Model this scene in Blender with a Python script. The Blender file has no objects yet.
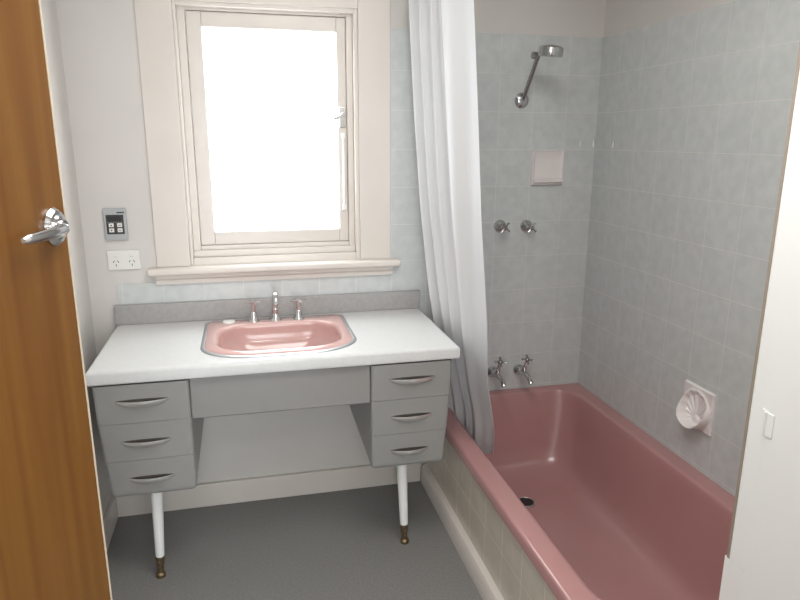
import bpy, bmesh, math, random
from mathutils import Vector, Matrix
random.seed(4)
PI = math.pi
sc = bpy.context.scene
COL = sc.collection

# ------------------------------------------------------------------ materials
def mat(name, color, rough=0.5, metal=0.0, spec=0.5, coat=0.0):
    m = bpy.data.materials.new(name); m.use_nodes = True
    b = m.node_tree.nodes['Principled BSDF']
    b.inputs['Base Color'].default_value = (*color, 1)
    b.inputs['Roughness'].default_value = rough
    b.inputs['Metallic'].default_value = metal
    b.inputs['Specular IOR Level'].default_value = spec
    b.inputs['Coat Weight'].default_value = coat
    b.inputs['Coat Roughness'].default_value = 0.06
    return m

def nodes(m):
    nt = m.node_tree
    return nt, nt.nodes, nt.links, nt.nodes['Principled BSDF']

def mottled(name, c1, c2, scale, rough=0.5, detail=4, bump=0.0, coat=0.0, spec=0.5, lo=0.35, hi=0.65):
    m = mat(name, c1, rough, 0, spec, coat)
    nt, N, L, b = nodes(m)
    g = N.new('ShaderNodeNewGeometry')
    n = N.new('ShaderNodeTexNoise'); n.inputs['Scale'].default_value = scale; n.inputs['Detail'].default_value = detail
    L.new(g.outputs['Position'], n.inputs['Vector'])
    r = N.new('ShaderNodeValToRGB')
    r.color_ramp.elements[0].position = lo; r.color_ramp.elements[1].position = hi
    r.color_ramp.elements[0].color = (*c1, 1); r.color_ramp.elements[1].color = (*c2, 1)
    L.new(n.outputs['Fac'], r.inputs['Fac']); L.new(r.outputs['Color'], b.inputs['Base Color'])
    if bump:
        bp = N.new('ShaderNodeBump'); bp.inputs['Strength'].default_value = bump; bp.inputs['Distance'].default_value = 0.002
        L.new(n.outputs['Fac'], bp.inputs['Height']); L.new(bp.outputs['Normal'], b.inputs['Normal'])
    return m

def tiles(name, axes, origin, size, c1, c2, grout, rough=0.22, mortar=0.0025, mscale=28):
    """square ceramic tiles; axes = which world axes run along the wall"""
    m = mat(name, c1, rough)
    nt, N, L, b = nodes(m)
    g = N.new('ShaderNodeNewGeometry')
    sx = N.new('ShaderNodeSeparateXYZ'); L.new(g.outputs['Position'], sx.inputs[0])
    cx = N.new('ShaderNodeCombineXYZ')
    for k, (a, o) in enumerate(zip(axes, origin)):
        s = N.new('ShaderNodeMath'); s.operation = 'SUBTRACT'
        L.new(sx.outputs[a], s.inputs[0]); s.inputs[1].default_value = o - 30 * size
        L.new(s.outputs[0], cx.inputs[k])
    bk = N.new('ShaderNodeTexBrick'); bk.offset = 0; bk.squash = 1
    bk.inputs['Scale'].default_value = 1; bk.inputs['Brick Width'].default_value = size
    bk.inputs['Row Height'].default_value = size; bk.inputs['Mortar Size'].default_value = mortar / 2
    bk.inputs['Mortar Smooth'].default_value = 0.4
    L.new(cx.outputs[0], bk.inputs['Vector'])
    n = N.new('ShaderNodeTexNoise'); n.inputs['Scale'].default_value = mscale; n.inputs['Detail'].default_value = 5
    L.new(g.outputs['Position'], n.inputs['Vector'])
    r = N.new('ShaderNodeValToRGB'); r.color_ramp.elements[0].position = 0.36; r.color_ramp.elements[1].position = 0.66
    r.color_ramp.elements[0].color = (*c1, 1); r.color_ramp.elements[1].color = (*c2, 1)
    L.new(n.outputs['Fac'], r.inputs['Fac'])
    L.new(r.outputs['Color'], bk.inputs['Color1']); L.new(r.outputs['Color'], bk.inputs['Color2'])
    bk.inputs['Mortar'].default_value = (*grout, 1)
    L.new(bk.outputs['Color'], b.inputs['Base Color'])
    bp = N.new('ShaderNodeBump'); bp.invert = True; bp.inputs['Strength'].default_value = 0.4; bp.inputs['Distance'].default_value = 0.0015
    L.new(bk.outputs['Fac'], bp.inputs['Height']); L.new(bp.outputs['Normal'], b.inputs['Normal'])
    rr = N.new('ShaderNodeMath'); rr.operation = 'MULTIPLY_ADD'; rr.inputs[1].default_value = 0.5; rr.inputs[2].default_value = rough
    L.new(bk.outputs['Fac'], rr.inputs[0]); L.new(rr.outputs[0], b.inputs['Roughness'])
    return m

def wood(name, c1, c2, rough=0.42):
    m = mat(name, c1, rough, 0, 0.42)
    nt, N, L, b = nodes(m)
    t = N.new('ShaderNodeTexCoord'); mp = N.new('ShaderNodeMapping'); mp.inputs['Scale'].default_value = (22, 22, 0.7)
    L.new(t.outputs['Object'], mp.inputs['Vector'])
    n = N.new('ShaderNodeTexNoise'); n.inputs['Scale'].default_value = 1.6; n.inputs['Detail'].default_value = 6; n.inputs['Distortion'].default_value = 0.6
    L.new(mp.outputs[0], n.inputs['Vector'])
    r = N.new('ShaderNodeValToRGB'); r.color_ramp.elements[0].position = 0.3; r.color_ramp.elements[1].position = 0.7
    r.color_ramp.elements[0].color = (*c1, 1); r.color_ramp.elements[1].color = (*c2, 1)
    L.new(n.outputs['Fac'], r.inputs['Fac']); L.new(r.outputs['Color'], b.inputs['Base Color'])
    return m

M = {}
M['paint'] = mottled('cream_wall_paint', (.61, .585, .56), (.64, .615, .59), 3, .55)
M['ceiling'] = mottled('ceiling_paint', (.665, .65, .62), (.77, .75, .71), 3, .7)
M['trim'] = mottled('cream_gloss_trim', (.67, .62, .575), (.70, .65, .605), 4, .3)
M['white_gloss'] = mottled('white_gloss_paint', (.85, .86, .85), (.87, .88, .87), 4, .35)
M['floor'] = mottled('grey_vinyl', (.185, .182, .178), (.25, .246, .24), 140, .5, 3, 0.04, lo=.3, hi=.7)
XR, D, XL, ZT = 1.479, 2.589, -.588, 1.922
M['tile_back'] = tiles('blue_grey_tiles_back', (0, 2), (XR, ZT), .15, (.545, .570, .568), (.60, .622, .62), (.665, .66, .64))
M['tile_right'] = tiles('blue_grey_tiles_right', (1, 2), (D, ZT), .15, (.545, .570, .568), (.60, .622, .62), (.665, .65, .62))
M['tile_cream'] = tiles('cream_tiles', (1, 2), (D, .38), .15, (.59, .535, .45), (.65, .59, .50), (.72, .68, .62), mscale=14)
M['pink'] = mottled('pink_enamel', (.43, .225, .22), (.45, .24, .235), 3, .24, coat=.3)
M['pink_basin'] = mottled('pink_porcelain', (.56, .355, .33), (.58, .37, .345), 3, .2, coat=.4)
M['laminate'] = mottled('pale_grey_laminate', (.60, .605, .60), (.65, .655, .65), 60, .32, lo=.2, hi=.8)
M['splash'] = mottled('grey_laminate', (.34, .33, .325), (.38, .37, .365), 60, .35)
M['drawer'] = mottled('grey_enamel', (.26, .258, .25), (.275, .273, .265), 4, .32)
M['apron'] = mottled('cool_grey_enamel', (.235, .228, .222), (.25, .243, .237), 4, .35)
M['chrome'] = mat('chrome', (.62, .62, .62), .12, 1)
M['chrome_worn'] = mat('worn_chrome', (.42, .41, .40), .24, 1)
M['satin'] = mat('satin_metal', (.74, .73, .72), .38, .85)
M['brass'] = mottled('tarnished_brass', (.12, .085, .045), (.25, .19, .11), 90, .4)
M['brass'].node_tree.nodes['Principled BSDF'].inputs['Metallic'].default_value = .7
M['dark'] = mat('cavity_shade', (.06, .05, .042), .5)  # shade colour for the drawer pull cavities
M['black'] = mat('black_plastic', (.02, .02, .022), .35)
M['panel'] = mat('dark_panel', (.045, .045, .045), .3)
M['plastic'] = mat('white_plastic', (.78, .77, .74), .35)
M['grey_plastic'] = mat('silver_grey_plastic', (.42, .43, .45), .4)
M['ceramic'] = mottled('white_pink_ceramic', (.76, .71, .70), (.79, .74, .73), 5, .18, coat=.3)
M['metal_trim'] = mat('dull_metal_trim', (.42, .43, .45), .38, .75)
M['wood'] = wood('varnished_veneer', (.112, .040, .005), (.16, .070, .012))
M['edging'] = mat('pale_edging', (.48, .41, .32), .5)
M['strip'] = mat('brown_strip', (.30, .25, .20), .5)

def curtain_mat():
    m = mat('white_curtain', (.765, .77, .78), .7, 0, .2)
    nt, N, L, b = nodes(m)
    tr = N.new('ShaderNodeBsdfTranslucent'); tr.inputs['Color'].default_value = (.84, .84, .86, 1)
    mx = N.new('ShaderNodeMixShader'); mx.inputs[0].default_value = .22
    out = N['Material Output']
    L.new(b.outputs[0], mx.inputs[1]); L.new(tr.outputs[0], mx.inputs[2]); L.new(mx.outputs[0], out.inputs['Surface'])
    return m
M['curtain'] = curtain_mat()

def glass_mat():
    m = bpy.data.materials.new('window_glass'); m.use_nodes = True
    nt = m.node_tree; N = nt.nodes; L = nt.links
    N.remove(N['Principled BSDF'])
    t = N.new('ShaderNodeBsdfTransparent'); t.inputs['Color'].default_value = (.96, .97, .97, 1)
    g = N.new('ShaderNodeBsdfGlossy'); g.inputs['Roughness'].default_value = .05
    mx = N.new('ShaderNodeMixShader'); mx.inputs[0].default_value = .06
    L.new(t.outputs[0], mx.inputs[1]); L.new(g.outputs[0], mx.inputs[2]); L.new(mx.outputs[0], N['Material Output'].inputs['Surface'])
    return m
M['glass'] = glass_mat()

# ------------------------------------------------------------------ mesh helpers
class MB:
    def __init__(s): s.bm = bmesh.new(); s.wn = False
    def box(s, x0, x1, y0, y1, z0, z1, bevel=0, seg=2, mtx=None):
        b = bmesh.new(); bmesh.ops.create_cube(b, size=1)
        for v in b.verts:
            v.co = Vector(((x0 + x1) / 2 + v.co.x * (x1 - x0), (y0 + y1) / 2 + v.co.y * (y1 - y0), (z0 + z1) / 2 + v.co.z * (z1 - z0)))
        if bevel:
            s.wn = True
            bmesh.ops.bevel(b, geom=b.edges[:], offset=bevel, segments=seg, affect='EDGES', profile=.5)
        s.merge(b, mtx); return s
    def merge(s, b, mtx=None):
        if mtx is not None: b.transform(mtx)
        me = bpy.data.meshes.new('tmp'); b.to_mesh(me); b.free(); s.bm.from_mesh(me); bpy.data.meshes.remove(me)
    def loft(s, rings, close=True, cap0=False, cap1=False):
        vs = [[s.bm.verts.new(p) for p in r] for r in rings]
        n = len(vs[0])
        for a, b in zip(vs, vs[1:]):
            for i in range(n if close else n - 1):
                j = (i + 1) % n
                try: s.bm.faces.new((a[i], a[j], b[j], b[i]))
                except ValueError: pass
        if cap0: s.bm.faces.new(vs[0][::-1])
        if cap1: s.bm.faces.new(vs[-1])
        return s
    def tube(s, pts, rad, n=14, cap=True):
        pts = [Vector(p) for p in pts]
        if not isinstance(rad, (list, tuple)): rad = [rad] * len(pts)
        rings = []; prev = None
        for i, p in enumerate(pts):
            t = (pts[min(i + 1, len(pts) - 1)] - pts[max(i - 1, 0)]).normalized()
            if prev is None:
                u = t.orthogonal().normalized()
            else:
                u = (prev - t * prev.dot(t)).normalized()
            prev = u; w = t.cross(u)
            rings.append([p + (u * math.cos(2 * PI * k / n) + w * math.sin(2 * PI * k / n)) * rad[i] for k in range(n)])
        s.loft(rings, True, cap, cap); return s
    def lathe(s, prof, origin, axis, n=28):
        """prof = [(radius, distance along axis)]"""
        o = Vector(origin); a = Vector(axis).normalized(); u = a.orthogonal().normalized(); w = a.cross(u)
        rings = [[o + a * h + (u * math.cos(2 * PI * k / n) + w * math.sin(2 * PI * k / n)) * max(r, 1e-5) for k in range(n)] for r, h in prof]
        s.loft(rings, True, True, True); return s
    def prism(s, pts, ax, a, b, bevel=0):
        """polygon pts (2D in the two other axes) extruded along axis ax from a to b"""
        def P(q, h):
            c = list(q); c.insert(ax, h); return Vector(c)
        bb = bmesh.new()
        v0 = [bb.verts.new(P(q, a)) for q in pts]; v1 = [bb.verts.new(P(q, b)) for q in pts]
        bb.faces.new(v0[::-1]); bb.faces.new(v1)
        for i in range(len(pts)):
            j = (i + 1) % len(pts); bb.faces.new((v0[i], v0[j], v1[j], v1[i]))
        bmesh.ops.recalc_face_normals(bb, faces=bb.faces[:])
        if bevel: s.wn = True
        if bevel: bmesh.ops.bevel(bb, geom=bb.edges[:], offset=bevel, segments=2, affect='EDGES', profile=.5)
        s.merge(bb); return s
    def build(s, name, m, parent=None, org=None, sharp=35, recalc=True):
        bm = s.bm
        if recalc: bmesh.ops.recalc_face_normals(bm, faces=bm.faces[:])
        o3 = Vector(org) if org is not None else (ORG[parent.name] if parent else Vector((0, 0, 0)))
        for v in bm.verts: v.co -= o3
        for f in bm.faces: f.smooth = True
        for e in bm.edges:
            e.smooth = len(e.link_faces) == 2 and e.calc_face_angle(0) < math.radians(sharp)
        me = bpy.data.meshes.new(name); bm.to_mesh(me); bm.free()
        for q in (m if isinstance(m, (list, tuple)) else [m]): me.materials.append(q)
        o = bpy.data.objects.new(name, me); COL.objects.link(o)
        if parent: o.parent = parent
        else: o.location = o3
        ORG[o.name] = o3
        if s.wn:
            w_ = o.modifiers.new('weighted_normals', 'WEIGHTED_NORMAL'); w_.keep_sharp = True; w_.weight = 80
        return o
ORG = {}
def thing(name, loc, label, cat, group=None):
    o = bpy.data.objects.new(name, None); COL.objects.link(o); o.location = loc
    o.empty_display_size = .05
    ORG[o.name] = Vector(loc); tag(o, label, cat, group); return o
def tag(o, label, cat, group=None):
    o['label'] = label; o['category'] = cat
    if group: o['group'] = group
    return o
def struct(o): o['kind'] = 'structure'; return o

def rrect(x0, x1, y0, y1, rb, rf, z, m=8, k=8, rfy=None):
    """rounded rectangle, counter-clockwise, constant point count; rf = front (y0) corner radius, rb = back"""
    rfy = rf if rfy is None else rfy
    P = []
    def corner(cx, cy, rx, ry, a0):
        for i in range(k + 1):
            a = a0 + PI / 2 * i / k; P.append(Vector((cx + rx * math.cos(a), cy + ry * math.sin(a), z)))
    def side(p, q):
        for i in range(1, m): P.append(Vector((p[0] + (q[0] - p[0]) * i / m, p[1] + (q[1] - p[1]) * i / m, z)))
    corner(x0 + rf, y0 + rfy, rf, rfy, PI); side((x0 + rf, y0), (x1 - rf, y0))
    corner(x1 - rf, y0 + rfy, rf, rfy, 1.5 * PI); side((x1, y0 + rfy), (x1, y1 - rb))
    corner(x1 - rb, y1 - rb, rb, rb, 0); side((x1 - rb, y1), (x0 + rb, y1))
    corner(x0 + rb, y1 - rb, rb, rb, PI / 2); side((x0, y1 - rb), (x0, y0 + rfy))
    return P

# ------------------------------------------------------------------ room shell
YF = .25            # front wall (door wall), inner face
ZC = 2.45
YB = -1.2           # end of the hallway behind
WX0, WX1, WZ0, WZ1 = -.215, .450, 1.03, 1.99    # window opening
struct(MB().box(XL - .1, XR + .1, YB, D + .15, -.1, 0).build('floor', M['floor']))
struct(MB().box(XL - .1, XR + .1, YB, D + .15, ZC, ZC + .1).build('ceiling', M['ceiling']))
wb = MB()
wb.box(XL - .1, WX0, D, D + .15, 0, ZC); wb.box(WX1, XR + .1, D, D + .15, 0, ZC)
wb.box(WX0, WX1, D, D + .15, 0, WZ0); wb.box(WX0, WX1, D, D + .15, WZ1, ZC)
wall_back = struct(wb.build('wall_back', M['paint']))
# tiled areas of the back wall (thin ceramic skin)
tb = MB()
tb.box(.575, XR, D - .005, D, .30, ZT); tb.box(-.49, .575, D - .005, D, .80, .975)
tb.build('tile_panel', M['tile_back'], wall_back)
wall_right = struct(MB().box(XR, XR + .1, YB, D, 0, ZC).build('wall_right', M['paint']))
MB().box(XR - .005, XR, 1.05, D - .005, .30, ZT).build('tile_panel', M['tile_right'], wall_right)
struct(MB().box(XL - .1, XL, YB, D, 0, ZC).build('wall_left', M['paint']))
DX0, DX1 = -.50, .31
wf = MB(); wf.box(XL, DX0, YF - .1, YF, 0, ZC); wf.box(DX1, XR, YF - .1, YF, 0, ZC); wf.box(DX0, DX1, YF - .1, YF, 2.06, ZC)
struct(wf.build('wall_front', M['paint']))
HW = (-.45, .80, .25, 2.10)      # made-up opening behind the camera, lets in frontal fill light
wh = MB(); wh.box(XL, HW[0], YB - .1, YB, 0, ZC); wh.box(HW[1], XR, YB - .1, YB, 0, ZC); wh.box(HW[0], HW[1], YB - .1, YB, 0, HW[2]); wh.box(HW[0], HW[1], YB - .1, YB, HW[3], ZC)
struct(wh.build('wall_hall', M['paint']))
w2 = MB()
for a, b in ((HW[0], HW[0] + .05), (HW[1] - .05, HW[1])): w2.box(a, b, YB - .07, YB - .02, HW[2], HW[3], .003)
for a, b in ((HW[2], HW[2] + .05), (HW[3] - .05, HW[3])): w2.box(HW[0] + .05, HW[1] - .05, YB - .07, YB - .02, a, b, .003)
fill_frame = struct(w2.build('fill_window', M['trim']))  # frame of the added fill opening
MB().box(HW[0] + .045, HW[1] - .045, YB - .047, YB - .043, HW[2] + .045, HW[3] - .045).build('glass_pane', M['glass'], fill_frame)
struct(MB().box(XL, .713, D - .018, D, 0, .105, .004).build('baseboard_back', M['trim']))
struct(MB().box(XL, XL + .016, YF, D - .018, 0, .105, .004).build('baseboard_left', M['trim']))

# ------------------------------------------------------------------ window
wn = MB()   # jamb lining + stop beads
for a, b, c, y0, y1 in ((WX0, -.203, 0, D - .002, 2.72), (-.203, -.175, 0, 2.618, 2.70)):
    wn.box(a, b, y0, y1, WZ0, WZ1, .003)
for a, b, y0, y1 in ((.434, WX1, D - .002, 2.72), (.41, .434, 2.618, 2.70)):
    wn.box(a, b, y0, y1, WZ0, WZ1, .003)
wn.box(-.203, .434, D - .002, 2.72, 1.972, WZ1, .002); wn.box(-.175, .41, 2.618, 2.70, 1.962, 1.973, .002)
wn.box(-.203, .434, D, 2.72, WZ0, 1.062, .003); wn.box(-.203, .434, 2.61, 2.70, 1.062, 1.088, .004); wn.box(-.175, .41, 2.622, 2.70, 1.088, 1.105, .003)
window = struct(wn.build('window_1', M['trim']))
ar = MB()
ar.box(-.338, WX0, D - .011, D, 1.034, 2.11, .003); ar.box(WX1, .575, D - .011, D, 1.034, 2.11, .003); ar.box(WX0, WX1, D - .011, D, 1.985, 2.11, .003)
ar.build('architrave', M['trim'], window)
si = MB(); si.box(-.372, .612, D - .052, D + .015, 1.006, 1.034, .009, 3)
si.build('window_sill', M['trim'], window)
MB().prism([(D, .968), (D, 1.006), (D - .034, 1.006), (D - .030, .992), (D - .018, .984), (D - .016, .968)], 0, -.345, .582).build('sill_moulding', M['trim'], window)
sa = MB()
sx0, sx1, sz0, sz1 = -.174, .409, 1.106, 1.961
gx0, gx1, gz0, gz1 = -.120, .374, 1.156, 1.908
sa.box(sx0, gx0, 2.632, 2.668, sz0, sz1, .003); sa.box(gx1, sx1, 2.632, 2.668, sz0, sz1, .003)
sa.box(gx0, gx1, 2.632, 2.668, sz0, gz0, .003); sa.box(gx0, gx1, 2.632, 2.668, gz1, sz1, .003)
sash = sa.build('sash', M['trim'], window)
MB().box(gx0 - .004, gx1 + .004, 2.648, 2.652, gz0 - .004, gz1 + .004).build('glass_pane', M['glass'], sash)
lt = MB()
lt.box(.378, .404, 2.626, 2.634, 1.555, 1.635, .003); lt.lathe([(.009, 0), (.009, .012), (.006, .022), (0, .022)], (.391, 2.627, 1.605), (0, -1, 0), 14)
lt.tube([(.393, 2.609, 1.607), (.386, 2.606, 1.60), (.368, 2.604, 1.592), (.352, 2.604, 1.588)], [.006, .0055, .005, .006], 10)
lt.build('window_latch', M['chrome'], sash)
st = MB(); st.tube([(.393, 2.624, 1.53), (.393, 2.624, 1.24)], .005, 8)
for z in (1.525, 1.245): st.box(.385, .401, 2.62, 2.634, z - .012, z + .012, .003)
st.build('casement_stay', M['white_gloss'], sash)

# ------------------------------------------------------------------ wooden door (open inwards)
th = math.radians(18)
hx, hy = -.246 - .765 * math.sin(th), 1.0 - .765 * math.cos(th)
# local frame: X along the leaf from the hinge, Y = face normal toward room, Z up
dn = Vector((math.cos(th), -math.sin(th), 0)); dl = Vector((math.sin(th), math.cos(th), 0))
DM = Matrix(((dl.x, dn.x, 0, hx), (dl.y, dn.y, 0, hy), (0, 0, 1, 0), (0, 0, 0, 1)))
door = bpy.data.objects.new('door_1', None); COL.objects.link(door); door.matrix_world = DM; struct(door); ORG[door.name] = Vector((0, 0, 0))
MB().box(0, .762, -.038, 0, .012, 2.04, .002).build('leaf', M['wood'], door)
MB().box(.762, .765, -.038, .0004, .012, 2.04).build('edge_strip', M['edging'], door)
HX, HZ = .765 - .034, 1.394
hd = MB()
# pointed oval rose
def rose(r, hh, y): 
    P = []
    for k in range(32):
        a = 2 * PI * k / 32
        q = abs(math.sin(a)) ** 3
        P.append(Vector((HX + r * math.cos(a) * (1 - .12 * q), y, HZ + hh * math.sin(a) * (1 + .06 * q))))
    return P
hd.loft([rose(.024, .025, 0), rose(.024, .025, .004), rose(.020, .021, .009), rose(.015, .016, .0095), rose(.013, .014, .013), rose(.008, .009, .014)], True, False, True)
handle = hd.build('door_handle', M['chrome'], door)
lv = MB()
lv.tube([(HX, .010, HZ), (HX, .018, HZ)], .0095, 14)
pts = []; rad = []
rings = []
for i in range(13):
    t = i / 12
    x = HX - .002 - .090 * t; y = .019 + .004 * math.sin(t * PI); z = HZ - .002 - .003 * t
    w = .0095 * (1 - .35 * t) * (1 if t > .04 else .75) ; d = .0065 * (1 - .3 * t)
    if t > .95: w *= .6; d *= .6
    rings.append([Vector((x, y + d * math.cos(2 * PI * k / 14), z + w * math.sin(2 * PI * k / 14))) for k in range(14)])
lv.loft(rings, True, True, True)
lv.build('lever', M['chrome'], handle)
jm = MB(); jm.box(DX0, -.485, YF - .1, YF + .005, 0, 2.06, .002); jm.box(.295, DX1, YF - .1, YF + .005, 0, 2.06, .002); jm.box(-.485, .295, YF - .1, YF + .005, 2.045, 2.06, .002)
struct(jm.build('trim_1', M['trim']))

# ------------------------------------------------------------------ white built-in cupboard at the foot of the bath
cup = thing('linen_cupboard', (1.24, .65, 0), 'tall white built-in cupboard with painted door hinge at the foot of the bath', 'cupboard')
CX = 1.0
c = MB(); c.box(CX, XR, YF, 1.05, .615, ZC, .002); c.box(CX, XR, YF, 1.063, 0, .615, .002)
c.build('carcass', M['white_gloss'], cup)
dr = MB(); dr.box(CX - .006, CX + .004, .34, .998, .09, 2.36, .003)
cd = dr.build('door', M['white_gloss'], cup)
hg = MB(); hg.tube([(CX - .008, 1.001, .935), (CX - .008, 1.001, .985)], .0035, 10)
hg.box(CX - .008, CX - .005, .980, .998, .935, .985, .001); hg.box(CX - .002, CX + .001, 1.003, 1.018, .935, .985, .001)
hg.build('hinge', M['white_gloss'], cd)
MB().box(CX - .001, CX + .004, 1.049, 1.056, .615, 2.40).build('edge_strip', M['strip'], cup)

# ------------------------------------------------------------------ bath
bath = thing('bathtub', (1.10, 1.83, 0), 'pink enamel bathtub built in along the tiled right wall', 'bathtub')
BX0, BX1, BY0, BY1 = .727, XR - .0055, 1.066, D - .0055
IX0, IX1, IY0, IY1 = .803, 1.408, 1.165, 2.532
def inner(i, z, r, e0=0, e1=0): return rrect(IX0 + i, IX1 - i, IY0 + i + e0, IY1 - i - e1, r, r, z, 10, 8)
b = MB()
b.loft([rrect(BX0 + .010, BX1, BY0, BY1, .004, .004, .360, 10, 8),
        rrect(BX0, BX1, BY0, BY1, .006, .006, .366, 10, 8),
        rrect(BX0, BX1, BY0, BY1, .006, .006, .396, 10, 8),
        rrect(BX0 + .003, BX1, BY0, BY1, .006, .006, .404, 10, 8),
        rrect(BX0 + .010, BX1, BY0, BY1, .006, .006, .407, 10, 8),
        inner(-.012, .407, .125), inner(-.004, .405, .12), inner(0, .398, .115), inner(.006, .38, .11),
        inner(.022, .28, .11, .03, .008), inner(.042, .17, .11, .07, .012), inner(.060, .115, .11, .10, .016), inner(.085, .082, .11, .12, .02), inner(.125, .066, .10, .14, .03), inner(.19, .060, .08, .16, .05),
        ], True, False, True)
b.build('tub', M['pink'], bath, sharp=50)
dw = MB(); dw.lathe([(.038, 0), (.038, .003), (.034, .005), (.031, .002), (0, .001)], (1.062, 2.205, .0605), (0, 0, 1), 28)
dwn = dw.build('drain', M['metal_trim'], bath)
MB().lathe([(.031, 0), (.031, .003), (.012, .004), (0, .004)], (1.062, 2.205, .0625), (0, 0, 1), 24).build('plug_hole', M['black'], dwn)
ap = thing('bath_surround', (.745, 1.83, 0), 'cream tiled front panel with skirting below the pink bathtub', 'bath panel')
MB().box(.740, .758, 1.066, D - .0055, 0, .359).build('tile_panel', M['tile_cream'], ap)
MB().prism([(.713, 0), (.713, .070), (.720, .081), (.740, .088), (.740, 0)], 1, 1.066, D - .02).build('skirting', M['trim'], ap)

# ------------------------------------------------------------------ vanity unit
van = thing('vanity_unit', (.10, 2.30, 0), 'grey retro vanity desk with six drawers on two white legs below the window', 'vanity')
TZ, YFR = .818, 2.032
BC = (.096, 2.30)
def basin_ring(i, z, n=None): return rrect(-.160 + i, .352 - i, 2.078 + i, 2.525 - i, max(.03 - i * .3, .02), max(.17 - i * .5, .05), z, 10, 10, max(.135 - i * .5, .05))
# countertop with a cut-out; both outlines sampled on the basin outline angles
hole = basin_ring(.012, TZ)
def rect_hit(p, x0, x1, y0, y1):
    d = Vector((p.x - BC[0], p.y - BC[1])); ts = []
    if abs(d.x) > 1e-9: ts.append(((x1 if d.x > 0 else x0) - BC[0]) / d.x)
    if abs(d.y) > 1e-9: ts.append(((y1 if d.y > 0 else y0) - BC[1]) / d.y)
    t = min(q for q in ts if q > 0); return [BC[0] + d.x * t, BC[1] + d.y * t]
CX0, CX1, CY0, CY1 = -.503, .700, YFR, D - .0055
base = [rect_hit(p, CX0, CX1, CY0, CY1) for p in hole]
for cx, cy in ((CX0, CY0), (CX1, CY0), (CX0, CY1), (CX1, CY1)):   # snap nearest sample to each corner
    i = min(range(len(base)), key=lambda k: (base[k][0] - cx) ** 2 + (base[k][1] - cy) ** 2); base[i] = [cx, cy]
def slab(ins, z):
    return [Vector((min(max(x, CX0 + ins), CX1 - ins), max(y, CY0 + ins), z)) for x, y in base]
ct = MB(); ct.wn = True
ct.loft([[Vector((p.x, p.y, TZ - .05)) for p in hole], [Vector((p.x, p.y, TZ)) for p in hole], slab(.013, TZ), slab(.006, TZ - .002), slab(.002, TZ - .006), slab(0, TZ - .013),
         slab(0, TZ - .038), slab(.003, TZ - .045), slab(.010, TZ - .048), [Vector((p.x, p.y, TZ - .05)) for p in hole]])
bmesh.ops.remove_doubles(ct.bm, verts=ct.bm.verts[:], dist=1e-5)
ct.build('countertop', M['laminate'], van, sharp=40)
MB().box(-.503, .700, D - .028, D - .0055, TZ, TZ + .077, .004).build('splashback', M['splash'], van)
# apron panel between the pedestals, lower edge rolled
MB().box(-.2035, .3875, 2.052, 2.080, .626, TZ - .05, .006, 3).build('apron_panel', M['apron'], van)

def pedestal(xo, xi, outer):
    """xo/xi = outer/inner top x of the drawers; tapering inward on the outer side"""
    sgn = 1 if outer == 'L' else -1
    tz = [.7655, .634, .503, .377]
    out_x = [xo, xo + sgn * .002, xo + sgn * .011, xo + sgn * .021]
    x_a, x_b = (out_x[3] + .004, xi - .004) if outer == 'L' else (xi + .004, out_x[3] - .004)
    cs = MB(); cs.prism([(2.068, .372), (2.068, TZ - .051), (D - .022, TZ - .051), (D - .022, .40)], 0, x_a, x_b, .004)
    cs.build('carcass', M['drawer'], van)
    for k in range(3):
        zt, zb = tz[k] - (.0004 if k else 0), tz[k + 1] + .0002
        yf = 2.040 + .004 * k
        a0, a1 = out_x[k] + sgn * .001 * (k > 0), out_x[k + 1]
        # front: rounded vertical edges, slight inward taper toward the bottom edge
        rings = []
        prof = [(zb + .000, .0025), (zb + .0015, .0005), (zb + .004, 0), (zt - .001, 0), (zt, .001)]
        if k == 2: prof = [(zb - .004, .024), (zb - .002, .012), (zb + .003, .005), (zb + .010, .0015), (zb + .020, 0), (zt - .001, 0), (zt, .001)]
        for z, ins in prof:
            f = (zt - z) / (zt - zb); xa = a0 + (a1 - a0) * f; xb = xi
            l, r = (xa, xb) if outer == 'L' else (xb, xa)
            rings.append([Vector(q) for q in rrect(l + ins * .6, r - ins * .6, yf + ins * .5 + .004 * f, 2.074, .003, .012, z, 3, 5)])
        d = MB(); d.wn = True; d.loft(rings, True, True, True)
        dro = d.build('drawer', M['drawer'], van, sharp=50)
        # crescent cup pull
        hc = (out_x[k] + xi) / 2 + .000; hz = zt - .062 + (.008 if k == 0 else 0); W = .082 - .006 * k; F = yf + .002
        h = MB(); rings = []
        n = 16
        for i in range(n + 1):
            t = -1 + 2 * i / n; q = max(1 - t * t, 0.02)
            x = hc + W * t; dep = .019 * q ** .8; ht = .021 * q ** .7
            rings.append([Vector((x, F, hz - ht)), Vector((x, F - dep * .55, hz - ht * .92)), Vector((x, F - dep, hz - ht * .35)), Vector((x, F - dep, hz + .001)), Vector((x, F - dep + .0025, hz + .001)),
                          Vector((x, F - dep * .8 + .002, hz - ht * .5)), Vector((x, F - dep * .3, hz - ht * .75)), Vector((x, F, hz - ht * .8))])
        h.loft(rings, True, True, True)
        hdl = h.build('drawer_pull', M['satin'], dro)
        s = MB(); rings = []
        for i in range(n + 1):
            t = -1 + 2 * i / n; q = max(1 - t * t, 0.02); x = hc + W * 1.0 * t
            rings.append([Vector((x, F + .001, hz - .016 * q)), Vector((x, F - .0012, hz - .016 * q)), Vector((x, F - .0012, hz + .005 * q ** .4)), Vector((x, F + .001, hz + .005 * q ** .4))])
        s.loft(rings, True, True, True); s.build('pull_shade', M['dark'], dro)  # thin dark plate painting the cavity shadow behind the pull
    return
pedestal(-.490, -.204, 'L')
pedestal(.676, .388, 'R')
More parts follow.
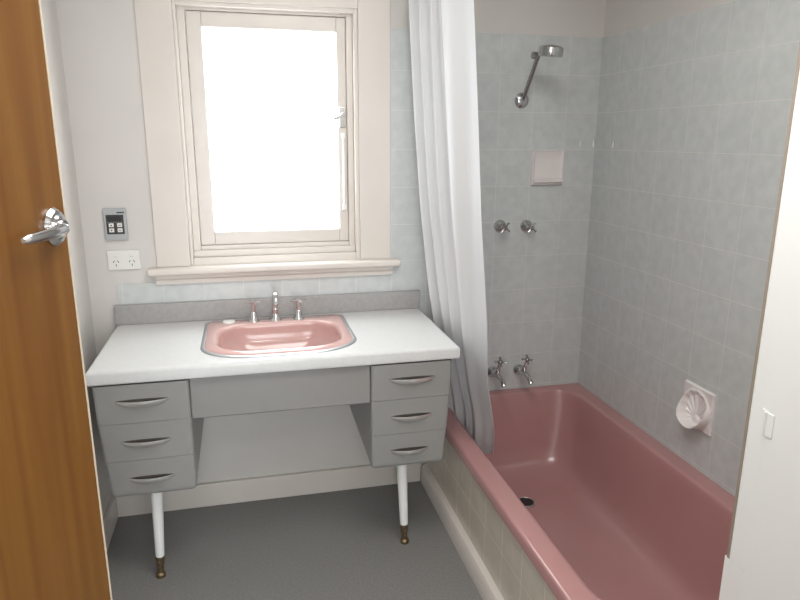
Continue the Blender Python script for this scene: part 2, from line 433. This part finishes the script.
for (tx, ty, bx, by) in ((-.343, 2.13, -.359, 2.144), (.514, 2.12, .533, 2.142)):
    l = MB(); tp, bt = Vector((tx, ty, .372)), Vector((bx, by, 0))
    P = lambda f: tp + (bt - tp) * f
    l.tube([P(0), P(.77)], [.0205, .0150], 20)
    leg = l.build('leg', M['white_gloss'], van)
    f = MB(); f.tube([P(.765), P(.77), P(.86), P(.865), P(.95), P(.965), P(1)], [.0148, .0152, .0142, .0105, .0105, .0165, .0165], 18)
    f.build('ferrule', M['brass'], leg)

# ------------------------------------------------------------------ basin, taps, disc
bas = thing('wash_basin', (.096, 2.30, TZ), 'pink wash basin with grey metal rim set into the vanity top', 'basin')
def bowl(i, z): return rrect(-.118 + i, .314 - i, 2.112 + i, 2.432 - i, max(.10 - i * .2, .05), max(.13 - i * .2, .05), z, 10, 10, max(.12 - i * .2, .05))
bb = MB()
bb.loft([bowl(-.015, .80), basin_ring(.004, TZ + .0005), basin_ring(.0, TZ + .004), basin_ring(.002, TZ + .0055), basin_ring(.006, TZ + .0075), bowl(-.014, TZ + .0125), bowl(-.009, TZ + .0125), bowl(-.003, TZ + .009), bowl(.002, TZ + .003)] + [bowl(.003 + .11 * (1 - math.cos(a_ * PI / 28)), TZ - .004 - .122 * math.sin(a_ * PI / 28)) for a_ in range(15)] + [bowl(.14, TZ - .128)], True, False, True)
bb.loft([bowl(-.015, .80), bowl(-.004, .77), bowl(.02, .715), bowl(.06, .685), bowl(.13, .678)], True, False, True)
bb.build('bowl', M['pink_basin'], bas, sharp=50, recalc=True)
rg = MB(); rg.loft([basin_ring(.004, TZ + .0004), basin_ring(-.0005, TZ + .0045), basin_ring(-.005, TZ + .0055), basin_ring(-.0115, TZ + .003), basin_ring(-.013, TZ + .0004), basin_ring(.004, TZ + .0004)])
rg.build('rim', M['metal_trim'], bas)
wp = MB(); wp.tube([(.094, 2.2, .68), (.094, 2.2, .60)], .022, 16); wp.tube([(.094, 2.2, .605), (.094, 2.2, .575)], .018, 16)
wp.build('waste_pipe', M['black'], bas)

def basin_tap(x, y, label, rot):
    z = TZ + .009
    t = thing('basin_tap', (x, y, z), label, 'tap', 'cross handle basin taps')
    m = MB(); m.lathe([(.021, 0), (.021, .004), (.017, .010), (.0135, .022), (.012, .036), (.0085, .040), (.0075, .066), (.0085, .070), (0, .071)], (x, y, z), (0, 0, 1), 24)
    m.build('body', M['chrome'], t)
    h = MB(); h.lathe([(.008, 0), (.010, .003), (.010, .012), (.006, .017), (0, .018)], (x, y, z + .068), (0, 0, 1), 18)
    for k in range(4):
        a = rot + k * PI / 2; c_, s_ = math.cos(a), math.sin(a)
        h.tube([(x + c_ * .006, y + s_ * .006, z + .076), (x + c_ * .024, y + s_ * .024, z + .078), (x + c_ * .030, y + s_ * .030, z + .078)], [.004, .0045, .0065 * .75], 10)
    h.build('cross_handle', M['chrome'], t)
basin_tap(.011, 2.472, 'chrome cross handle tap left of the basin spout', .15)
basin_tap(.182, 2.466, 'chrome cross handle tap right of the basin spout', .3)
z = TZ + .009
sp = thing('basin_spout', (.094, 2.468, z), 'chrome swan neck basin spout between the two cross handle taps', 'spout')
m = MB(); m.lathe([(.021, 0), (.021, .004), (.017, .010), (.014, .024), (.0125, .040), (.0135, .046), (.0125, .052), (0, .053)], (.094, 2.468, z), (0, 0, 1), 24)
m.build('base', M['chrome'], sp)
m = MB(); pts = [(.094, 2.468, z + .05), (.094, 2.468, z + .085)]
for i in range(1, 11):
    a = PI * .86 * i / 10
    pts.append((.094, 2.468 - .036 + .036 * math.cos(a), z + .085 + .030 * math.sin(a)))
pts.append((.094, 2.468 - .074, z + .082))
m.tube(pts, [.0105] * (len(pts) - 1) + [.011], 16)
m.lathe([(.0125, 0), (.0125, .006), (.0105, .008), (0, .008)], (.094, 2.468, z + .066), (0, 0, 1), 18)
m.build('swan_neck', M['chrome'], sp)
wd = MB(); wd.lathe([(.021, 0), (.024, .003), (.023, .007), (.016, .009), (0, .010)], (-.083, 2.475, TZ + .009), (0, 0, 1), 28)
tag(wd.build('basin_plug', M['plastic'], None, (-.083, 2.475, TZ + .009)), 'small round off-white plug on the back left corner of the pink basin', 'plug')

# ------------------------------------------------------------------ shower and bath tapware
WY = D - .005
def cross_head(m, c, ax, R, r, rot, n=4):
    c = Vector(c); ax = Vector(ax).normalized(); u = ax.orthogonal().normalized(); w = ax.cross(u)
    m.lathe([(.007, -.012), (.010, -.006), (.010, .006), (.005, .011), (0, .011)], c, ax, 16)
    for k in range(n):
        a = rot + k * 2 * PI / n; d = u * math.cos(a) + w * math.sin(a)
        m.tube([c + d * .006, c + d * R * .75, c + d * R], [r * .8, r, r * 1.35], 10)
def shower_tap(x, z, label):
    t = thing('shower_tap', (x, WY, z), label, 'tap', 'shower wall taps')
    m = MB(); m.lathe([(.028, 0), (.028, .003), (.025, .010), (.018, .016), (.013, .020), (.012, .040), (0, .041)], (x, WY, z), (0, -1, 0), 28)
    m.build('flange', M['chrome'], t)
    m = MB(); m.tube([(x, WY - .036, z), (x, WY - .056, z)], .009, 14); cross_head(m, (x, WY - .058, z), (0, -1, 0), .026, .0036, .12)
    m.build('cross_handle', M['chrome_worn'], t)
shower_tap(1.054, 1.154, 'left of the two chrome shower taps, beside the white curtain')
shower_tap(1.174, 1.151, 'right of the two chrome shower taps, below the soap holder')
def bath_tap(x, z, label):
    t = thing('bath_tap', (x, WY, z), label, 'tap', 'bath taps on the end wall')
    m = MB(); m.lathe([(.026, 0), (.026, .003), (.023, .010), (.016, .016), (.013, .022), (0, .022)], (x, WY, z), (0, -1, 0), 28); m.build('flange', M['chrome'], t)
    m = MB(); m.tube([(x, WY - .015, z), (x, WY - .05, z + .004), (x, WY - .085, z + .004), (x, WY - .115, z + .001), (x, WY - .132, z - .007), (x, WY - .138, z - .018)], [.012, .014, .0115, .010, .010, .0115], 16)
    m.tube([(x, WY - .050, z), (x, WY - .066, z + .034)], [.013, .011], 14); m.tube([(x, WY - .062, z + .028), (x, WY - .087, z + .070)], [.0075, .0065], 12)
    m.build('spout', M['chrome'], t)
    m = MB(); cross_head(m, (x, WY - .090, z + .076), (0, -.45, .9), .026, .0042, .5); m.build('cross_handle', M['chrome_worn'], t)
bath_tap(1.045, .498, 'chrome bath tap with cross handle, half hidden by the curtain edge')
bath_tap(1.171, .499, 'chrome bath tap with cross handle, further right from the curtain')
t = thing('wall_shower', (1.126, WY, 1.668), 'chrome shower head with round rose on an angled wall arm', 'shower')
m = MB(); m.lathe([(.031, 0), (.031, .004), (.024, .012), (.012, .016), (0, .016)], (1.126, WY, 1.668), (0, -1, 0), 28); m.build('flange', M['chrome'], t)
m = MB(); m.tube([(1.126, WY - .008, 1.668), (1.126, WY - .035, 1.695), (1.124, WY - .128, 1.806), (1.124, WY - .142, 1.820)], .0085, 14); m.build('arm', M['chrome_worn'], t)
m = MB(); m.lathe([(0, -.014), (.013, -.014), (.013, .014), (0, .014)], (1.112, WY - .146, 1.825), (1, 0, 0), 16)
m.tube([(1.120, WY - .15, 1.826), (1.127, WY - .185, 1.835), (1.128, WY - .20, 1.838)], [.010, .010, .013], 14); m.build('swivel_joint', M['chrome_worn'], t)
m = MB(); m.lathe([(0, .022), (.014, .022), (.040, .017), (.045, .012), (.046, -.014), (.043, -.019), (.038, -.017), (0, -.017)], (1.136, WY - .225, 1.832), (0.06, -.12, 1), 36)
m.build('rose', M['chrome'], t)

# ------------------------------------------------------------------ ceramic soap holders
def field(nu, nv, fn, place, back):
    m = MB(); bm = m.bm
    g = [[bm.verts.new(place(-1 + 2 * i / nu, -1 + 2 * j / nv, fn(-1 + 2 * i / nu, -1 + 2 * j / nv))) for i in range(nu + 1)] for j in range(nv + 1)]
    for j in range(nv):
        for i in range(nu): bm.faces.new((g[j][i], g[j][i + 1], g[j + 1][i + 1], g[j + 1][i]))
    ed = [(i, 0) for i in range(nu)] + [(nu, j) for j in range(nv)] + [(i, nv) for i in range(nu, 0, -1)] + [(0, j) for j in range(nv, 0, -1)]
    bv = [bm.verts.new(place(-1 + 2 * i / nu, -1 + 2 * j / nv, back)) for i, j in ed]
    for k in range(len(ed)):
        k2 = (k + 1) % len(ed); a = g[ed[k][1]][ed[k][0]]; b_ = g[ed[k2][1]][ed[k2][0]]
        bm.faces.new((a, b_, bv[k2], bv[k]))
    bm.faces.new(bv[::-1]); return m
def sm(a, b, x): x = min(max((x - a) / (b - a), 0), 1); return x * x * (3 - 2 * x)
def soap_f(u, v):
    edge = .013 * min(sm(0, .06, 1 - abs(u)), sm(0, .06, 1 - abs(v)))
    ins = sm(.90, .78, abs(u)) * sm(-.64, -.58, v) * sm(1.0, .90, v)
    bowl_ = .002 + .010 * max(0, v) ** 3 + .004 * abs(u) ** 4
    h = edge * (1 - ins) + bowl_ * ins
    lip = sm(-.90, -.80, v) * sm(-.58, -.66, v) * sm(.96, .86, abs(u))
    return max(h, lip * .026) + .0005
sx, sz = 1.256, 1.397
s1 = field(60, 72, soap_f, lambda u, v, h: Vector((sx + u * .074, WY - h, sz + v * .074)), 0)
tag(s1.build('soap_holder', M['ceramic'], None, (sx, WY, sz)), 'square pale ceramic soap holder set in the tiles above the shower taps', 'soap holder')
def shell_f(u, v):
    edge = .009 * min(sm(0, .05, 1 - abs(u)), sm(0, .05, 1 - abs(v)))
    cv = v + .06; r = math.hypot(u, cv) / .88; a = math.atan2(cv, u)
    low = sm(.75, -.85, math.sin(a))
    ring = math.exp(-((r - .97) / .085) ** 2) * (.004 + .034 * low)
    rb = math.hypot(u, v + .62); fl = math.atan2(v + .62, u)
    flute = (.5 + .5 * math.cos(fl * 18)) * .0055 * sm(.12, .5, rb)
    knob = .008 * sm(.26, .14, rb)
    if r < 1: h = .001 + (flute + knob) * sm(1, .86, r) + (edge) * sm(.72, 1, r)
    else: h = edge
    return h + ring * sm(0, .08, 1 - abs(u)) * sm(0, .08, 1 - abs(v)) + .0005
hy_, hz_ = 1.770, .626
s2 = field(110, 110, shell_f, lambda u, v, h: Vector((XR - .005 - h, hy_ - u * .074, hz_ + v * .074)), 0)
tag(s2.build('soap_holder', M['ceramic'], None, (XR - .005, hy_, hz_)), 'white scallop shell ceramic soap holder low on the right wall above the bath', 'soap holder')

# ------------------------------------------------------------------ tiny white upright marks near the tiled corner
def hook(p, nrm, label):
    p = Vector(p); n = Vector(nrm); t = thing('wall_mark', p, label, 'hook', 'tiny marks by the tiled corner')
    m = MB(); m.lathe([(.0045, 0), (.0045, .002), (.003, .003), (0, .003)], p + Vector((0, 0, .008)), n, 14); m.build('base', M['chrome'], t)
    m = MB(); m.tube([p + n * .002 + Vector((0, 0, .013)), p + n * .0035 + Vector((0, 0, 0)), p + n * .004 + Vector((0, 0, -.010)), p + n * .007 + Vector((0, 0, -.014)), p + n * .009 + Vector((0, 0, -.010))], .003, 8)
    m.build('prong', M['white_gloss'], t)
hook((1.401, WY, 1.495), (0, -1, 0), 'tiny white upright mark on the back wall tiles, right of the square soap holder')
hook((1.463, WY, 1.497), (0, -1, 0), 'tiny white upright mark in the very corner of the tiled walls')
hook((XR - .005, 2.436, 1.496), (-1, 0, 0), 'tiny white upright mark on the right wall tiles beside the corner')

# ------------------------------------------------------------------ wall electrics
ct_ = thing('heater_control', (-.470, D, 1.203), 'silver grey control panel with four white buttons above the wall socket', 'control panel')
MB().box(-.510, -.430, D - .014, D, 1.143, 1.262, .004).build('housing', M['grey_plastic'], ct_)
MB().box(-.501, -.440, D - .0155, D - .013, 1.166, 1.238, .001).build('dark_panel', M['panel'], ct_)
MB().box(-.494, -.448, D - .0160, D - .0150, 1.214, 1.232, .0003).build('display', M['black'], ct_)
for bx in (-.484, -.455):
    for bz in (1.200, 1.181):
        bt = MB().box(bx - .0085, bx + .0085, D - .0185, D - .015, bz - .007, bz + .007, .001).build('button', M['plastic'], ct_)
        up = 1 if bz > 1.19 else -1
        if bx < -.47: MB().prism([(bx - .004, bz - .003 * up), (bx + .004, bz - .003 * up), (bx, bz + .004 * up)], 1, D - .0192, D - .0183).build('arrow', M['panel'], bt)
        else: MB().box(bx - .005, bx + .005, D - .0190, D - .0183, bz - .0012, bz + .0012).build('mark', M['panel'], bt)
MB().box(-.462, -.436, D - .0146, D - .0138, 1.2435, 1.2485).build('maker_mark', M['panel'], ct_)
for i in range(6): MB().box(-.496 + i * .009, -.491 + i * .009, D - .0163, D - .0154, 1.2095, 1.2112).build('caption', M['grey_plastic'], ct_)
so = thing('power_socket', (-.453, D, 1.066), 'white double power socket left of the window sill', 'socket')
MB().box(-.511, -.397, D - .010, D, 1.030, 1.104, .003).build('plate', M['plastic'], so)
for cx in (-.482, -.426):
    sw = MB().box(cx - .008, cx + .008, D - .0135, D - .0095, 1.081, 1.094, .001).build('switch', M['plastic'], so)
    MB().box(cx - .0075, cx + .0075, D - .0105, D - .0098, 1.0795, 1.081).build('switch_gap', M['grey_plastic'], sw)
    for dx, dz, rot in ((-.0075, .004, .5), (.0075, .004, -.5), (0, -.010, 0)):
        mt = Matrix.Translation((cx + dx, D - .010, 1.058 + dz)) @ Matrix.Rotation(rot, 4, 'Y')
        MB().box(-.0013, .0013, -.0006, .0006, -.0045, .0045, mtx=mt).build('slot', M['panel'], so)

# ------------------------------------------------------------------ shower curtain, rod, rings
def lerp(tab, z):
    for (z0, a), (z1, b_) in zip(tab, tab[1:]):
        if z <= z0 and z >= z1:
            f = (z0 - z) / (z0 - z1); return a + (b_ - a) * f
    return tab[0][1] if z > tab[0][0] else tab[-1][1]
def spl(tab, z): return (lerp(tab, z + .06) + lerp(tab, z + .03) + lerp(tab, z) + lerp(tab, z - .03) + lerp(tab, z - .06)) / 5
CXT = [(2.05, .640), (1.27, .700), (.86, .748), (.62, .790), (.46, .834), (.30, .844)]
CYF = [(2.05, 1.885), (1.48, 1.905), (.86, 1.925), (.60, 2.02), (.45, 2.075), (.30, 2.10)]
CAM = [(2.05, .032), (1.6, .042), (.95, .040), (.7, .030), (.46, .012), (.30, .010)]
NS, NZ = 150, 90
cu = MB(); bm = cu.bm; g = []
for j in range(NZ + 1):
    row = []
    for i in range(NS + 1):
        s = i / NS
        bk = 1 - sm(.10, .42, s)
        zb = .312 + .012 * math.sin(9 * s) + .104 * bk + .05 * sm(.84, 1, s); zt = 2.035
        f = j / NZ; z = zt + (zb - zt) * f
        cx, yf, am = spl(CXT, z), spl(CYF, z), spl(CAM, z)
        y = 2.515 + (yf - 2.515) * s
        if s < .62: ph = 2 * PI * 3.6 * s / .62
        else: ph = 2 * PI * (3.6 + .85 * (s - .62) / .38)
        ph += .35 * math.sin(3 * f + s * 4)
        env = am * (.75 + .25 * math.sin(2 * PI * s * 1.3 + 1)) 
        if s > .62: env *= .6
        o = env * math.sin(ph) + .0035 * math.sin(ph * 2.7 + 4 * f) * (1 - .4 * f)
        o += (-.052 * bk + .022 * sm(.6, .95, s)) * sm(.80, .45, z)
        y += .012 * math.cos(ph) * (1 - f * .4)
        row.append(bm.verts.new((cx + o, y, z)))
    g.append(row)
for j in range(NZ):
    for i in range(NS): bm.faces.new((g[j][i], g[j][i + 1], g[j + 1][i + 1], g[j + 1][i]))
cur = cu.build('shower_curtain', M['curtain'], None, (.75, 2.2, .34), sharp=80)
so_ = cur.modifiers.new('thickness', 'SOLIDIFY'); so_.thickness = .0012
tag(cur, 'long white shower curtain hanging in folds and tucked into the pink bath', 'curtain')
RZ = 2.085
rod = MB(); rod.tube([(.640, D, RZ), (.640, 1.05, RZ)], .011, 14); rod.tube([(.640, 1.052, RZ), (1.0, 1.052 + .013, RZ)], .011, 14); rod.lathe([(.028, 0), (.028, .006), (.014, .012), (0, .012)], (.640, D, RZ), (0, -1, 0), 20)
tag(rod.build('curtain_rod', M['chrome'], None, (.640, D, RZ)), 'straight rod above the bath carrying the white curtain', 'curtain rod')
for i, s in enumerate((0.03, .2, .4, .6, .8, .97)):
    y = 2.515 + (1.885 - 2.515) * s
    m = MB(); P = []
    for k in range(13):
        a = -PI * .5 + 2 * PI * .94 * k / 12
        P.append((.640 + .017 * math.cos(a), y, RZ - .003 + .017 * math.sin(a)))
    m.tube(P, .0022, 8); m.tube([(.640, y, RZ - .018), (.638, y, RZ - .05), (.642, y, RZ - .075), (.648, y, RZ - .07)], .0028, 8)
    lab = ['dark curtain hook nearest the window wall at the top of the curtain', 'second dark curtain hook from the window wall on the rod', 'third dark curtain hook from the window wall on the rod',
           'fourth dark curtain hook from the window wall on the rod', 'fifth dark curtain hook from the window wall on the rod', 'dark curtain hook at the front edge of the white curtain'][i]
    tag(m.build('curtain_hook', M['black'], None, (.640, y, RZ)), lab, 'curtain hook', 'curtain hooks on the rod')

# ------------------------------------------------------------------ light
w = bpy.data.worlds.new('overcast_sky'); sc.world = w; w.use_nodes = True
bg = w.node_tree.nodes['Background']; bg.inputs['Color'].default_value = (.95, .98, 1, 1); bg.inputs['Strength'].default_value = 11.3
def area(name, loc, rot, size, power, color, sy=None, portal=False):
    l = bpy.data.lights.new(name, 'AREA'); l.shape = 'RECTANGLE' if sy else 'DISK'; l.size = size
    if sy: l.size_y = sy
    l.energy = power; l.color = color
    if portal: l.cycles.is_portal = True
    o = bpy.data.objects.new(name, l); COL.objects.link(o); o.location = loc; o.rotation_euler = rot; return o
area('window_portal', (.12, 2.70, 1.51), (-PI / 2, 0, 0), .56, 1, (1, 1, 1), .92, True)
area('hall_fill_portal', (.175, YB - .03, 1.175), (PI / 2, 0, 0), 1.15, 1, (1, 1, 1), 1.75, True)  # portal of the added fill opening
area('ceiling_fill', (.42, 1.0, 2.40), (0, 0, 0), .9, 22, (1, .98, .95))  # invented soft fill over the room, no fitting built
area('hall_fill', (.0, -.6, 2.40), (0, 0, 0), .40, 10, (1, .98, .95))  # extra fill added on the hallway side, unseen

# ------------------------------------------------------------------ camera
cam = bpy.data.cameras.new('camera'); cam.sensor_width = 36; cam.lens = 647.9 / 800 * 36; cam.clip_start = .02
co = bpy.data.objects.new('camera', cam); COL.objects.link(co)
R_ = Vector((0.97285103, -0.23140859, 0.00330869)); D_ = Vector((-0.05250455, -0.23460992, -0.97067062)); F_ = Vector((0.22539777, 0.94414419, -0.24039051))
m3 = Matrix((R_, -D_, -F_)).transposed().to_4x4(); m3.translation = Vector((0, 0, 1.5111))
co.matrix_world = m3
sc.camera = co
vs = sc.view_settings
vs.view_transform = 'Standard'; vs.look = 'None'; vs.exposure = 0; vs.gamma = 1; vs.use_curve_mapping = False
